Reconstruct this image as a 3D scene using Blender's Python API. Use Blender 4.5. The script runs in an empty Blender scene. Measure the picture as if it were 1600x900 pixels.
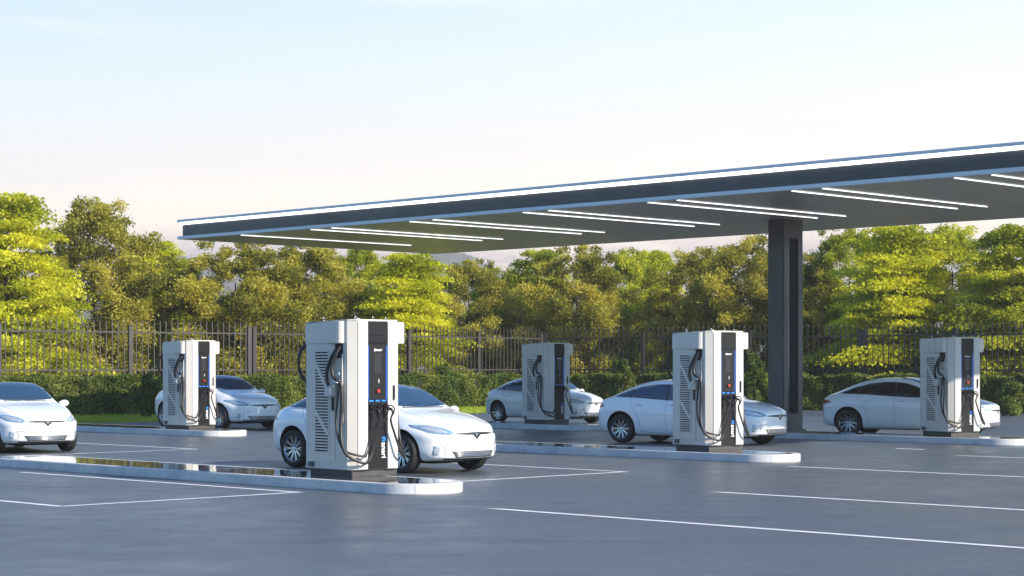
import bpy, bmesh, math, random
import numpy as np
from math import radians as R, sin, cos, pi
from mathutils import Vector, Matrix
from mathutils.bvhtree import BVHTree
from mathutils.geometry import delaunay_2d_cdt

# ------------------------------------------------------------------ camera, world, sun, exposure
scene = bpy.context.scene
COL = scene.collection
CAM_H = 2.0
cam_d = bpy.data.cameras.new('camera'); cam = bpy.data.objects.new('camera', cam_d); COL.objects.link(cam)
cam.location = (0, 0, CAM_H); cam.rotation_euler = (pi/2, 0, 0)
cam_d.sensor_width = 36; cam_d.lens = 67.5; cam_d.shift_y = 0.0775
cam_d.clip_start = 0.1; cam_d.clip_end = 6000
scene.camera = cam
SUN_EL = 28.5
SUN_DIR = Vector((0.83, -0.56, 0)).normalized()          # horizontal direction towards the sun
SUN_STRENGTH = 5.0
SKY_STRENGTH = 0.10
EXPOSURE = 0.78

w = bpy.data.worlds.new('World'); scene.world = w; w.use_nodes = True
nt = w.node_tree; N = nt.nodes; L = nt.links
bg = N['Background']
sky = N.new('ShaderNodeTexSky'); sky.sky_type = 'NISHITA'; sky.sun_disc = False
sky.sun_elevation = R(SUN_EL); sky.sun_rotation = math.atan2(SUN_DIR.x, SUN_DIR.y)
sky.air_density = 1.0; sky.dust_density = 0.3; sky.ozone_density = 2.2
tc = N.new('ShaderNodeTexCoord'); sep = N.new('ShaderNodeSeparateXYZ'); L.new(tc.outputs['Generated'], sep.inputs[0])
def mrange(tree, src, a, b, c=0.0, d=1.0, smooth=True):
    m = tree.nodes.new('ShaderNodeMapRange'); m.interpolation_type = 'SMOOTHSTEP' if smooth else 'LINEAR'
    tree.links.new(src, m.inputs[0])
    for i, v in enumerate((a, b, c, d)): m.inputs[i+1].default_value = v
    return m.outputs[0]
def math_node(tree, op, a, b=None):
    m = tree.nodes.new('ShaderNodeMath'); m.operation = op
    for i, v in enumerate((a, b)):
        if v is None: continue
        if isinstance(v, (int, float)): m.inputs[i].default_value = v
        else: tree.links.new(v, m.inputs[i])
    return m.outputs[0]
ramp = N.new('ShaderNodeValToRGB'); L.new(mrange(nt, math_node(nt, 'ADD', sep.outputs['Z'], math_node(nt, 'MULTIPLY', sep.outputs['X'], math_node(nt, 'MULTIPLY', sep.outputs['Z'], -.5))), 0, 0.25, smooth=False), ramp.inputs[0])
stops = [(0.0, (1.55, 1.18, .90)), (.20, (1.55, 1.28, 1.00)), (.34, (1.32, 1.17, .99)), (.46, (.98, .965, .93)), (.60, (.80, .89, .935)), (.76, (.63, .795, .90)), (1.0, (.50, .70, .88))]
cr = ramp.color_ramp
while len(cr.elements) < len(stops): cr.elements.new(0.5)
for e, (p, c) in zip(cr.elements, stops): e.position = p; e.color = (*c, 1)
# thin cloud banks low over the horizon
mp = N.new('ShaderNodeMapping'); mp.inputs['Scale'].default_value = (5.0, 5.0, 26.0); mp.inputs['Location'].default_value = (1.3, 0.2, 0.55)
L.new(tc.outputs['Generated'], mp.inputs[0])
nz = N.new('ShaderNodeTexNoise'); nz.inputs['Scale'].default_value = 1.6; nz.inputs['Detail'].default_value = 7; nz.inputs['Roughness'].default_value = .55
L.new(mp.outputs[0], nz.inputs[0])
low = mrange(nt, sep.outputs['Z'], 0.050, 0.078, 1, 0)
cm = math_node(nt, 'MULTIPLY', mrange(nt, nz.outputs['Fac'], .36, .50), low)
mixc = N.new('ShaderNodeMix'); mixc.data_type = 'RGBA'; mp2 = N.new('ShaderNodeMapping'); mp2.inputs['Scale'].default_value = (3.0, 3.0, 22.0); mp2.inputs['Location'].default_value = (.4, 0, .15); L.new(tc.outputs['Generated'], mp2.inputs[0])
nz2 = N.new('ShaderNodeTexNoise'); nz2.inputs['Scale'].default_value = 2.4; nz2.inputs['Detail'].default_value = 8; nz2.inputs['Distortion'].default_value = .6; L.new(mp2.outputs[0], nz2.inputs[0])
wisp = math_node(nt, 'MULTIPLY', mrange(nt, nz2.outputs['Fac'], .52, .72), .45)
L.new(math_node(nt, 'MULTIPLY', cm, .9), mixc.inputs[0])
mixv = N.new('ShaderNodeMix'); mixv.data_type = 'RGBA'; L.new(wisp, mixv.inputs[0]); L.new(ramp.outputs[0], mixv.inputs[6]); mixv.inputs[7].default_value = (.86, .88, .90, 1)
L.new(mixv.outputs[2], mixc.inputs[6]); mixc.inputs[7].default_value = (.46, .40, .50, 1)
hz = N.new('ShaderNodeVectorMath'); hz.operation = 'SCALE'; L.new(mixc.outputs[2], hz.inputs[0]); hz.inputs[3].default_value = 7.9
veil = math_node(nt, 'MULTIPLY', mrange(nt, sep.outputs['Z'], .19, .34, 1, 0), mrange(nt, sep.outputs['Y'], .45, .85))
mixw = N.new('ShaderNodeMix'); mixw.data_type = 'RGBA'; L.new(veil, mixw.inputs[0])
skt = N.new('ShaderNodeVectorMath'); skt.operation = 'MULTIPLY'; L.new(sky.outputs[0], skt.inputs[0]); skt.inputs[1].default_value = (.62, .98, 1.28)
L.new(skt.outputs[0], mixw.inputs[6]); L.new(hz.outputs[0], mixw.inputs[7])
L.new(mixw.outputs[2], bg.inputs['Color']); bg.inputs['Strength'].default_value = SKY_STRENGTH

sd = bpy.data.lights.new('sun', 'SUN'); sd.energy = SUN_STRENGTH; sd.angle = R(.6); sd.color = (1.0, .89, .74)
so = bpy.data.objects.new('sun', sd); COL.objects.link(so)
sv = Vector((SUN_DIR.x*cos(R(SUN_EL)), SUN_DIR.y*cos(R(SUN_EL)), sin(R(SUN_EL))))
so.rotation_euler = sv.to_track_quat('Z', 'Y').to_euler(); so.location = sv*60
vs = scene.view_settings; vs.view_transform = 'Standard'; vs.look = 'None'; vs.gamma = 1; vs.exposure = EXPOSURE
scene.display_settings.display_device = 'sRGB'
scene.cycles.max_bounces = 6; scene.cycles.transparent_max_bounces = 8

# ------------------------------------------------------------------ materials
MATS = {}
def mat(name, color, rough=.5, metal=0.0, coat=0.0, emis=None, estr=0.0, spec=.5):
    if name in MATS: return MATS[name]
    m = bpy.data.materials.new(name); m.use_nodes = True
    b = m.node_tree.nodes['Principled BSDF']
    b.inputs['Base Color'].default_value = (*color, 1); b.inputs['Roughness'].default_value = rough
    b.inputs['Metallic'].default_value = metal; b.inputs['Coat Weight'].default_value = coat; b.inputs['Coat Roughness'].default_value = .04
    b.inputs['Specular IOR Level'].default_value = spec
    if emis: b.inputs['Emission Color'].default_value = (*emis, 1); b.inputs['Emission Strength'].default_value = estr
    MATS[name] = m
    return m
def noisy(name, c1, c2, scale=4, rough=(.4, .6), bump=0.0, bscale=40, coords='Object', detail=6, metal=0, stretch=None, coat=0, lo=.35, hi=.65):
    """principled material whose colour and roughness wander with noise"""
    m = mat(name, c1, rough[0], metal, coat); t = m.node_tree; b = t.nodes['Principled BSDF']
    c = t.nodes.new('ShaderNodeTexCoord'); src = c.outputs[coords]
    if stretch:
        mpn = t.nodes.new('ShaderNodeMapping'); mpn.inputs['Scale'].default_value = stretch; t.links.new(src, mpn.inputs[0]); src = mpn.outputs[0]
    n = t.nodes.new('ShaderNodeTexNoise'); n.inputs['Scale'].default_value = scale; n.inputs['Detail'].default_value = detail; t.links.new(src, n.inputs[0])
    f = mrange(t, n.outputs['Fac'], lo, hi)
    mx = t.nodes.new('ShaderNodeMix'); mx.data_type = 'RGBA'; t.links.new(f, mx.inputs[0]); mx.inputs[6].default_value = (*c1, 1); mx.inputs[7].default_value = (*c2, 1)
    t.links.new(mx.outputs[2], b.inputs['Base Color'])
    t.links.new(mrange(t, n.outputs['Fac'], .3, .7, *rough), b.inputs['Roughness'])
    if bump:
        n2 = t.nodes.new('ShaderNodeTexNoise'); n2.inputs['Scale'].default_value = bscale; n2.inputs['Detail'].default_value = 4; t.links.new(src, n2.inputs[0])
        bp = t.nodes.new('ShaderNodeBump'); bp.inputs['Strength'].default_value = bump; bp.inputs['Distance'].default_value = .02
        t.links.new(n2.outputs['Fac'], bp.inputs['Height']); t.links.new(bp.outputs[0], b.inputs['Normal'])
    return m
def leaf_mat(name, cols, translucent=.4, tcol=None, rough=.55):
    m = bpy.data.materials.new(name); m.use_nodes = True; t = m.node_tree; n = t.nodes; l = t.links
    b = n['Principled BSDF']; b.inputs['Roughness'].default_value = rough; b.inputs['Specular IOR Level'].default_value = .35
    g = n.new('ShaderNodeNewGeometry'); r = n.new('ShaderNodeValToRGB')
    while len(r.color_ramp.elements) < len(cols): r.color_ramp.elements.new(.5)
    for i, (e, c) in enumerate(zip(r.color_ramp.elements, cols)): e.position = i/(len(cols)-1); e.color = (*c, 1)
    tcn = n.new('ShaderNodeTexCoord'); nn = n.new('ShaderNodeTexNoise'); nn.inputs['Scale'].default_value = .62; nn.inputs['Detail'].default_value = 3; l.new(tcn.outputs['Object'], nn.inputs[0])
    a = math_node(t, 'MULTIPLY', g.outputs['Random Per Island'], .42); bb = math_node(t, 'MULTIPLY', mrange(t, nn.outputs['Fac'], .36, .64), .58)
    l.new(math_node(t, 'ADD', a, bb), r.inputs[0]); l.new(r.outputs[0], b.inputs['Base Color'])
    tr = n.new('ShaderNodeBsdfTranslucent')
    gm = n.new('ShaderNodeVectorMath'); gm.operation = 'MULTIPLY'; l.new(r.outputs[0], gm.inputs[0]); gm.inputs[1].default_value = tcol or (1.5, 1.4, .5)
    l.new(gm.outputs[0], tr.inputs[0])
    ms = n.new('ShaderNodeMixShader'); ms.inputs[0].default_value = translucent
    l.new(b.outputs[0], ms.inputs[1]); l.new(tr.outputs[0], ms.inputs[2]); l.new(ms.outputs[0], n['Material Output'].inputs['Surface'])
    MATS[name] = m
    return m

PAINT = mat('white_car_paint', (.80, .82, .84), .28, 0, 1.0)
GLASS = mat('car_glass', (.02, .055, .11), .04, 0, 0, spec=.9)
GLASSD = mat('dark_car_glass', (.012, .012, .014), .05, 0, 0, spec=.5)
BLACKP = mat('black_plastic', (.012, .012, .013), .42)
UNDER = mat('wheel_well_black', (.006, .006, .006), .9, spec=.1)
TYRE = mat('tyre_rubber', (.014, .014, .015), .75)
RIM = mat('rim_alloy', (.62, .63, .65), .25, 1.0)
CHROME = mat('chrome', (.75, .76, .78), .12, 1.0)
LAMPG = mat('lamp_lens', (.20, .33, .48), .08, 0, 1.0)
LAMPW = mat('lamp_reflector', (.75, .78, .82), .15, .6)
FOGL = mat('fog_lamp_lens', (.50, .57, .64), .1, .3, 1.0)
REDL = mat('tail_lamp_red', (.42, .05, .03), .12, 0, 1.0)
SEAM = mat('panel_gap', (.13, .135, .14), .8)
GRILLE = mat('grille_grey', (.10, .10, .105), .45)
CAB = noisy('cabinet_light_grey', (.63, .59, .54), (.60, .56, .51), 3, (.36, .46))
CABF = noisy('cabinet_front_white', (.52, .515, .505), (.49, .485, .475), 3, (.32, .4))
CABD = mat('cabinet_dark_glossy', (.007, .0075, .008), .45, 0, 0, spec=.3)
CABP = mat('cabinet_panel_dark', (.010, .0105, .012), .5, spec=.25)
SCREEN = mat('screen_glass', (.03, .031, .033), .3, 0, 0, spec=.3)
BLUEL = mat('blue_light_strip', (.02, .10, .42), .4, 0, 0, (.03, .2, .8), .18)
BLUEP = mat('blue_print', (.02, .20, .70), .4)
WHITEP = mat('white_print', (.8, .8, .8), .5)
REDB = mat('red_button', (.55, .03, .025), .35)
RUBBER = mat('cable_rubber', (.014, .014, .015), .42)
PLINTH = noisy('plinth_dark', (.045, .043, .042), (.06, .057, .055), 6, (.45, .6))
VENTD = mat('vent_shadow_black', (.02, .02, .02), .8)
STEEL = mat('steel_fitting', (.45, .45, .46), .3, 1.0)
CURB = noisy('kerb_concrete', (.60, .60, .61), (.50, .51, .53), 2.2, (.45, .62), .25, 30)
TRIM = noisy('canopy_trim', (.62, .68, .74), (.58, .64, .70), 1.2, (.3, .4))
FASC = noisy('canopy_fascia', (.060, .060, .062), (.050, .050, .053), .7, (.35, .45), metal=.1)
SOFF = noisy('canopy_soffit', (.66, .62, .50), (.61, .57, .46), .25, (.30, .36), metal=.4)
COLM = noisy('canopy_column', (.085, .08, .082), (.07, .066, .068), .8, (.32, .42), metal=.3)
COLS = mat('column_slot', (.010, .010, .011), .6, spec=.15)
LITE = mat('white_light', (.9, .9, .9), .5, emis=(.93, .97, 1.0), estr=1.3)
LINEP = noisy('road_paint', (.78, .78, .78), (.62, .63, .64), 3.0, (.5, .65), .2, 60, detail=9)
def kerb_joints(m):
    t = m.node_tree; b = t.nodes['Principled BSDF']; c = t.nodes.new('ShaderNodeTexCoord'); sp = t.nodes.new('ShaderNodeSeparateXYZ'); t.links.new(c.outputs['Object'], sp.inputs[0])
    f = math_node(t, 'LESS_THAN', math_node(t, 'FRACT', math_node(t, 'ADD', sp.outputs['X'], 100.2)), .012)
    mx = t.nodes.new('ShaderNodeMix'); mx.data_type = 'RGBA'; src = b.inputs['Base Color'].links[0].from_socket
    t.links.new(f, mx.inputs[0]); t.links.new(src, mx.inputs[6]); mx.inputs[7].default_value = (.38, .38, .39, 1); t.links.new(mx.outputs[2], b.inputs['Base Color'])
kerb_joints(CURB)
FENCE = noisy('fence_metal', (.048, .043, .041), (.036, .033, .032), 2, (.5, .65))
BARK = noisy('tree_bark', (.10, .075, .05), (.055, .042, .03), 5, (.8, .95), .5, 20)
INLAY = None

def asphalt():
    m = mat('asphalt', (.05, .06, .07), .4); t = m.node_tree; n = t.nodes; l = t.links; b = n['Principled BSDF']
    g = n.new('ShaderNodeNewGeometry'); P = g.outputs['Position']
    def noise(s, det, vec=P, r=.6):
        k = n.new('ShaderNodeTexNoise'); k.inputs['Scale'].default_value = s; k.inputs['Detail'].default_value = det; k.inputs['Roughness'].default_value = r; l.new(vec, k.inputs[0]); return k.outputs['Fac']
    big = noise(.12, 5); mid = noise(1.1, 6); fine = noise(45, 3, r=.8)
    f = math_node(t, 'ADD', math_node(t, 'MULTIPLY', mrange(t, big, .3, .7), .5), math_node(t, 'MULTIPLY', mrange(t, mid, .3, .7), .3))
    f = math_node(t, 'ADD', f, math_node(t, 'MULTIPLY', mrange(t, fine, .35, .65), .2))
    mx = n.new('ShaderNodeMix'); mx.data_type = 'RGBA'; l.new(f, mx.inputs[0]); mx.inputs[6].default_value = (.058, .071, .089, 1); mx.inputs[7].default_value = (.092, .109, .133, 1)
    l.new(mx.outputs[2], b.inputs['Base Color'])
    rr = math_node(t, 'ADD', math_node(t, 'MULTIPLY', mrange(t, big, .35, .65), .10), math_node(t, 'MULTIPLY', mrange(t, mid, .3, .7), .08))
    l.new(math_node(t, 'ADD', math_node(t, 'MULTIPLY', rr, 1.5), .28), b.inputs['Roughness'])
    bp = n.new('ShaderNodeBump'); bp.inputs['Strength'].default_value = .22; bp.inputs['Distance'].default_value = .01
    l.new(fine, bp.inputs['Height']); l.new(bp.outputs[0], b.inputs['Normal'])
    mpn = n.new('ShaderNodeMapping'); mpn.inputs['Rotation'].default_value = (0, 0, R(45)); mpn.inputs['Scale'].default_value = (.16, 1.5, 1); l.new(P, mpn.inputs[0])
    tr_ = mrange(t, noise(1.0, 4, mpn.outputs[0]), .5, .72, 1.0, .78); st_ = mrange(t, noise(.55, 6), .60, .70, 1.0, .80)
    vm = n.new('ShaderNodeVectorMath'); vm.operation = 'SCALE'; l.new(mx.outputs[2], vm.inputs[0]); l.new(math_node(t, 'MULTIPLY', tr_, st_), vm.inputs[3]); l.new(vm.outputs[0], b.inputs['Base Color'])
    b.inputs['Specular IOR Level'].default_value = .5
    return m
def inlay_mat():
    m = mat('polished_inlay', (.05, .06, .07), .05, 0, .6); t = m.node_tree; n = t.nodes; l = t.links; b = n['Principled BSDF']
    g = n.new('ShaderNodeNewGeometry')
    k = n.new('ShaderNodeTexNoise'); k.inputs['Scale'].default_value = 2.2; k.inputs['Detail'].default_value = 2; l.new(g.outputs['Position'], k.inputs[0])
    bp = n.new('ShaderNodeBump'); bp.inputs['Strength'].default_value = .35; bp.inputs['Distance'].default_value = .03
    l.new(k.outputs['Fac'], bp.inputs['Height']); l.new(bp.outputs[0], b.inputs['Normal'])
    return m
INLAY = inlay_mat()

# ------------------------------------------------------------------ mesh helpers
def link(o, parent=None, loc=None, rot=None):
    COL.objects.link(o)
    if parent is not None: o.parent = parent
    if loc is not None: o.location = loc
    if rot is not None: o.rotation_euler = rot
    return o
def tag(o, label=None, cat=None, group=None, kind=None):
    if label: o['label'] = label
    if cat: o['category'] = cat
    if group: o['group'] = group
    if kind: o['kind'] = kind
    return o
def empty(name, loc=(0, 0, 0), rz=0, parent=None):
    o = bpy.data.objects.new(name, None); o.empty_display_size = .2
    return link(o, parent, loc, (0, 0, rz))
def copy_tree(o, parent=None):
    c = o.copy(); COL.objects.link(c); c.parent = parent
    for ch in list(o.children): copy_tree(ch, c)
    return c

class MB:
    """collects shapes in one bmesh and links them as one mesh object"""
    def __init__(s): s.bm = bmesh.new(); s.mats = []
    def mi(s, m):
        if m is None: return 0
        if m not in s.mats: s.mats.append(m)
        return s.mats.index(m)
    def box(s, c, size, m=None, bevel=0.0, rot=None, seg=2, taper=None):
        r = bmesh.ops.create_cube(s.bm, size=1.0); vs_ = r['verts']
        M = Matrix.Translation(c) @ (rot.to_4x4() if rot else Matrix.Identity(4)) @ Matrix.Diagonal((*size, 1))
        if taper:
            for v in vs_:
                if v.co.z > 0: v.co.x *= taper; v.co.y *= taper
        bmesh.ops.transform(s.bm, matrix=M, verts=vs_)
        fs = list({f for v in vs_ for f in v.link_faces})
        if bevel > 0:
            es = list({e for f in fs for e in f.edges})
            r2 = bmesh.ops.bevel(s.bm, geom=es, offset=bevel, segments=seg, affect='EDGES', clamp_overlap=True)
            fs = list({f for f in r2['faces']} | {f for f in fs if f.is_valid})
        i = s.mi(m)
        for f in fs: f.material_index = i
        return s
    def cyl(s, p0, p1, r, r2=None, seg=16, m=None, caps=True):
        p0, p1 = Vector(p0), Vector(p1); d = p1-p0; r2 = r if r2 is None else r2
        q = d.to_track_quat('Z', 'Y').to_matrix(); i = s.mi(m)
        a = [s.bm.verts.new(p0 + q @ Vector((r*cos(2*pi*k/seg), r*sin(2*pi*k/seg), 0))) for k in range(seg)]
        b = [s.bm.verts.new(p1 + q @ Vector((r2*cos(2*pi*k/seg), r2*sin(2*pi*k/seg), 0))) for k in range(seg)]
        for k in range(seg):
            f = s.bm.faces.new((a[k], a[(k+1) % seg], b[(k+1) % seg], b[k])); f.material_index = i; f.smooth = seg > 8
        if caps:
            f = s.bm.faces.new(list(reversed(a))); f.material_index = i
            f = s.bm.faces.new(b); f.material_index = i
        return s
    def tube(s, pts, r, seg=10, m=None, res=6, radii=None):
        """smooth tube through points (Catmull-Rom)"""
        P = [Vector(p) for p in pts]; Q = []; RR = []
        E = [2*P[0]-P[1]] + P + [2*P[-1]-P[-2]]
        rad = radii or [r]*len(P)
        for k in range(len(P)-1):
            p0, p1, p2, p3 = E[k:k+4]
            for j in range(res):
                t = j/res
                Q.append(.5*((2*p1) + (p2-p0)*t + (2*p0-5*p1+4*p2-p3)*t*t + (3*p1-p0-3*p2+p3)*t**3)); RR.append(rad[k]*(1-t)+rad[k+1]*t)
        Q.append(P[-1]); RR.append(rad[-1]); i = s.mi(m)
        T = [(Q[min(k+1, len(Q)-1)]-Q[max(k-1, 0)]).normalized() for k in range(len(Q))]
        up = T[0].orthogonal().normalized(); rings = []
        for k, q in enumerate(Q):
            up = (up - T[k]*up.dot(T[k])).normalized(); sd_ = T[k].cross(up)
            rings.append([s.bm.verts.new(q + (up*cos(2*pi*j/seg) + sd_*sin(2*pi*j/seg))*RR[k]) for j in range(seg)])
        for k in range(len(rings)-1):
            for j in range(seg):
                f = s.bm.faces.new((rings[k][j], rings[k][(j+1) % seg], rings[k+1][(j+1) % seg], rings[k+1][j])); f.material_index = i; f.smooth = True
        for rg in (list(reversed(rings[0])), rings[-1]):
            f = s.bm.faces.new(rg); f.material_index = i
        return s
    def prism(s, pts, z0, z1, m=None, bevel=0.0, seg=2, M=None, smooth_side=False):
        """outline (x, y) extruded from z0 to z1, optionally placed by matrix M"""
        a = [s.bm.verts.new((x, y, z0)) for x, y in pts]; b = [s.bm.verts.new((x, y, z1)) for x, y in pts]
        n = len(pts); i = s.mi(m)
        fs = [s.bm.faces.new(list(reversed(a))), s.bm.faces.new(b)]
        for k in range(n):
            f = s.bm.faces.new((a[k], a[(k+1) % n], b[(k+1) % n], b[k])); fs.append(f)
            if smooth_side: f.smooth = True
        bmesh.ops.recalc_face_normals(s.bm, faces=fs)
        vs_ = a+b
        if bevel:
            es = list({e for e in fs[1].edges} | {e for e in fs[0].edges})
            r2 = bmesh.ops.bevel(s.bm, geom=es, offset=bevel, segments=seg, affect='EDGES', clamp_overlap=True)
            fs = [f for f in fs if f.is_valid] + r2['faces']; vs_ = list({v for f in fs for v in f.verts})
        for f in fs: f.material_index = i
        if M is not None: bmesh.ops.transform(s.bm, matrix=M, verts=vs_)
        return s
    def lathe(s, prof, seg=40, M=None, m=None):
        """profile (r, h) spun about the local z axis"""
        i = s.mi(m); rings = []
        for r, h in prof:
            rings.append([s.bm.verts.new((r*cos(2*pi*k/seg), r*sin(2*pi*k/seg), h)) for k in range(seg)])
        fs = []
        for a, b in zip(rings, rings[1:]):
            for k in range(seg):
                f = s.bm.faces.new((a[k], a[(k+1) % seg], b[(k+1) % seg], b[k])); f.smooth = True; f.material_index = i; fs.append(f)
        vs_ = [v for rg in rings for v in rg]
        bmesh.ops.recalc_face_normals(s.bm, faces=fs)
        if M is not None: bmesh.ops.transform(s.bm, matrix=M, verts=vs_)
        return s
    def mesh(s, name, material=None):
        me = bpy.data.meshes.new(name); s.bm.to_mesh(me); s.bm.free()
        if s.mats:
            for m in s.mats: me.materials.append(m)
        elif material: me.materials.append(material)
        return me
    def build(s, name, material=None, parent=None, loc=None, rot=None):
        if material and not s.mats: s.mats = [material]
        return link(bpy.data.objects.new(name, s.mesh(name, material)), parent, loc, rot)
def smooth_by_angle(me, ang=35):
    for p in me.polygons: p.use_smooth = True
    bm = bmesh.new(); bm.from_mesh(me)
    for e in bm.edges:
        if len(e.link_faces) == 2: e.smooth = e.calc_face_angle(0) < R(ang)
    bm.to_mesh(me); bm.free()
def np_mesh(name, verts, faces4, material, smooth=False):
    me = bpy.data.meshes.new(name); nv, nf = len(verts), len(faces4); k = faces4.shape[1]
    me.vertices.add(nv); me.vertices.foreach_set('co', verts.astype(np.float32).ravel())
    me.loops.add(nf*k); me.loops.foreach_set('vertex_index', faces4.astype(np.int32).ravel())
    me.polygons.add(nf); me.polygons.foreach_set('loop_start', np.arange(0, nf*k, k, dtype=np.int32)); me.polygons.foreach_set('loop_total', np.full(nf, k, dtype=np.int32))
    if smooth: me.polygons.foreach_set('use_smooth', np.ones(nf, dtype=bool))
    me.materials.append(material); me.update(calc_edges=True); me.validate()
    return me
def text_mesh(body, size, depth=.002, material=None, bold=0.0):
    cu = bpy.data.curves.new('lettering', 'FONT'); cu.body = body; cu.size = size; cu.extrude = depth; cu.align_x = 'LEFT'; cu.align_y = 'CENTER'; cu.offset = bold; cu.resolution_u = 4
    o = bpy.data.objects.new('tmp_text', cu); COL.objects.link(o)
    dg = bpy.context.evaluated_depsgraph_get(); dg.update()
    me = bpy.data.meshes.new_from_object(o.evaluated_get(dg)); COL.objects.unlink(o); bpy.data.objects.remove(o)
    me.materials.clear(); me.materials.append(material)
    return me

D1 = Vector((.7071, -.7071, 0)); D2 = Vector((.7071, .7071, 0))       # the site's two building directions
def ground(px, py, z=0.0):
    """site survey: where a sight line of the photograph meets the level z"""
    Y = 3000*(CAM_H-z)/(py-574); return Vector(((px-800)/3000*Y, Y, z))

# ------------------------------------------------------------------ ground
def sheet(name, pts, z, m, kind='structure', label=None):
    me = bpy.data.meshes.new(name); me.from_pydata([(x, y, z) for x, y in pts], [], [tuple(range(len(pts)))]); me.materials.append(m)
    o = link(bpy.data.objects.new(name, me)); tag(o, label, None, None, kind); return o
SOIL = noisy('soil_and_grass', (.06, .075, .022), (.04, .05, .018), .6, (.9, 1))
sheet('ground', [(-900, -300), (900, -300), (900, 2600), (-900, 2600)], -.02, SOIL, label='grassy ground stretching away beyond the fence')
FL = [Vector((-30.5, 72)), Vector((-11.6, 85.5)), Vector((1.6, 100.5)), Vector((16.8, 92.0)), Vector((28, 83))]     # corners of the fence line
# the paving runs up to the hedge; on the left a lawn strip lies between
ed = [(-44, 51.0), (-31, 57.8), (-12.2, 71), (3.2, 89.5), (5.5, 94.5), (16.4, 88.0), (27.4, 79), (60, 52)]
sheet('asphalt_forecourt', [(-60, -40), (80, -40), (80, 40)] + [(x, y) for x, y in reversed(ed)] + [(-60, 52)], 0.0, asphalt(), label='blue grey asphalt forecourt between the charging islands')

# painted bay lines
def line(p, q, wd=.12, skew0=0, skew1=0):
    d = (q-p).normalized(); n = Vector((-d.y, d.x, 0))*wd/2
    pts = [p+n+d*skew0, q+n+d*skew1, q-n-d*skew1, p-n-d*skew0]
    me = bpy.data.meshes.new('parking_line'); me.from_pydata([(v.x, v.y, .004) for v in pts], [], [(0, 1, 2, 3)]); me.materials.append(LINEP)
    o = link(bpy.data.objects.new('parking_line', me)); tag(o, None, None, None, 'structure'); return o
def bay(pl):
    for a, b in zip(pl, pl[1:]): line(a, b)
def V2(a): return ground(*a)
e1 = V2((467, 769.5)); e2 = V2((95, 791.5))
line(V2((32, 738)), e1, .13, 0, .06); line(e1 + D2*.065*0 , e2, .13, -.06, .06); line(e2, e2 - D1*9, .13)
a1 = V2((978, 737.4)); line(a1-D1*6.0, a1, .13, 0, .06); line(a1 - D2*5.2, a1, .13)
b1 = V2((308, 702)); line(b1-D1*6.0, b1, .13, 0, .06); line(b1 - D2*5.2, b1, .13)
line(V2((772, 795)), V2((772, 795)) + D1*11, .15, .12); line(V2((1120, 769)), V2((1120, 769)) + D1*11, .15, .1)
line(V2((1233, 729)), V2((1233, 729)) + D1*11, .15, .1); line(V2((1498, 712)), V2((1498, 712)) + D1*11, .15, .1)
line(V2((1400, 701)), V2((1400, 701)) + D1*.8, .2)

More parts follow.
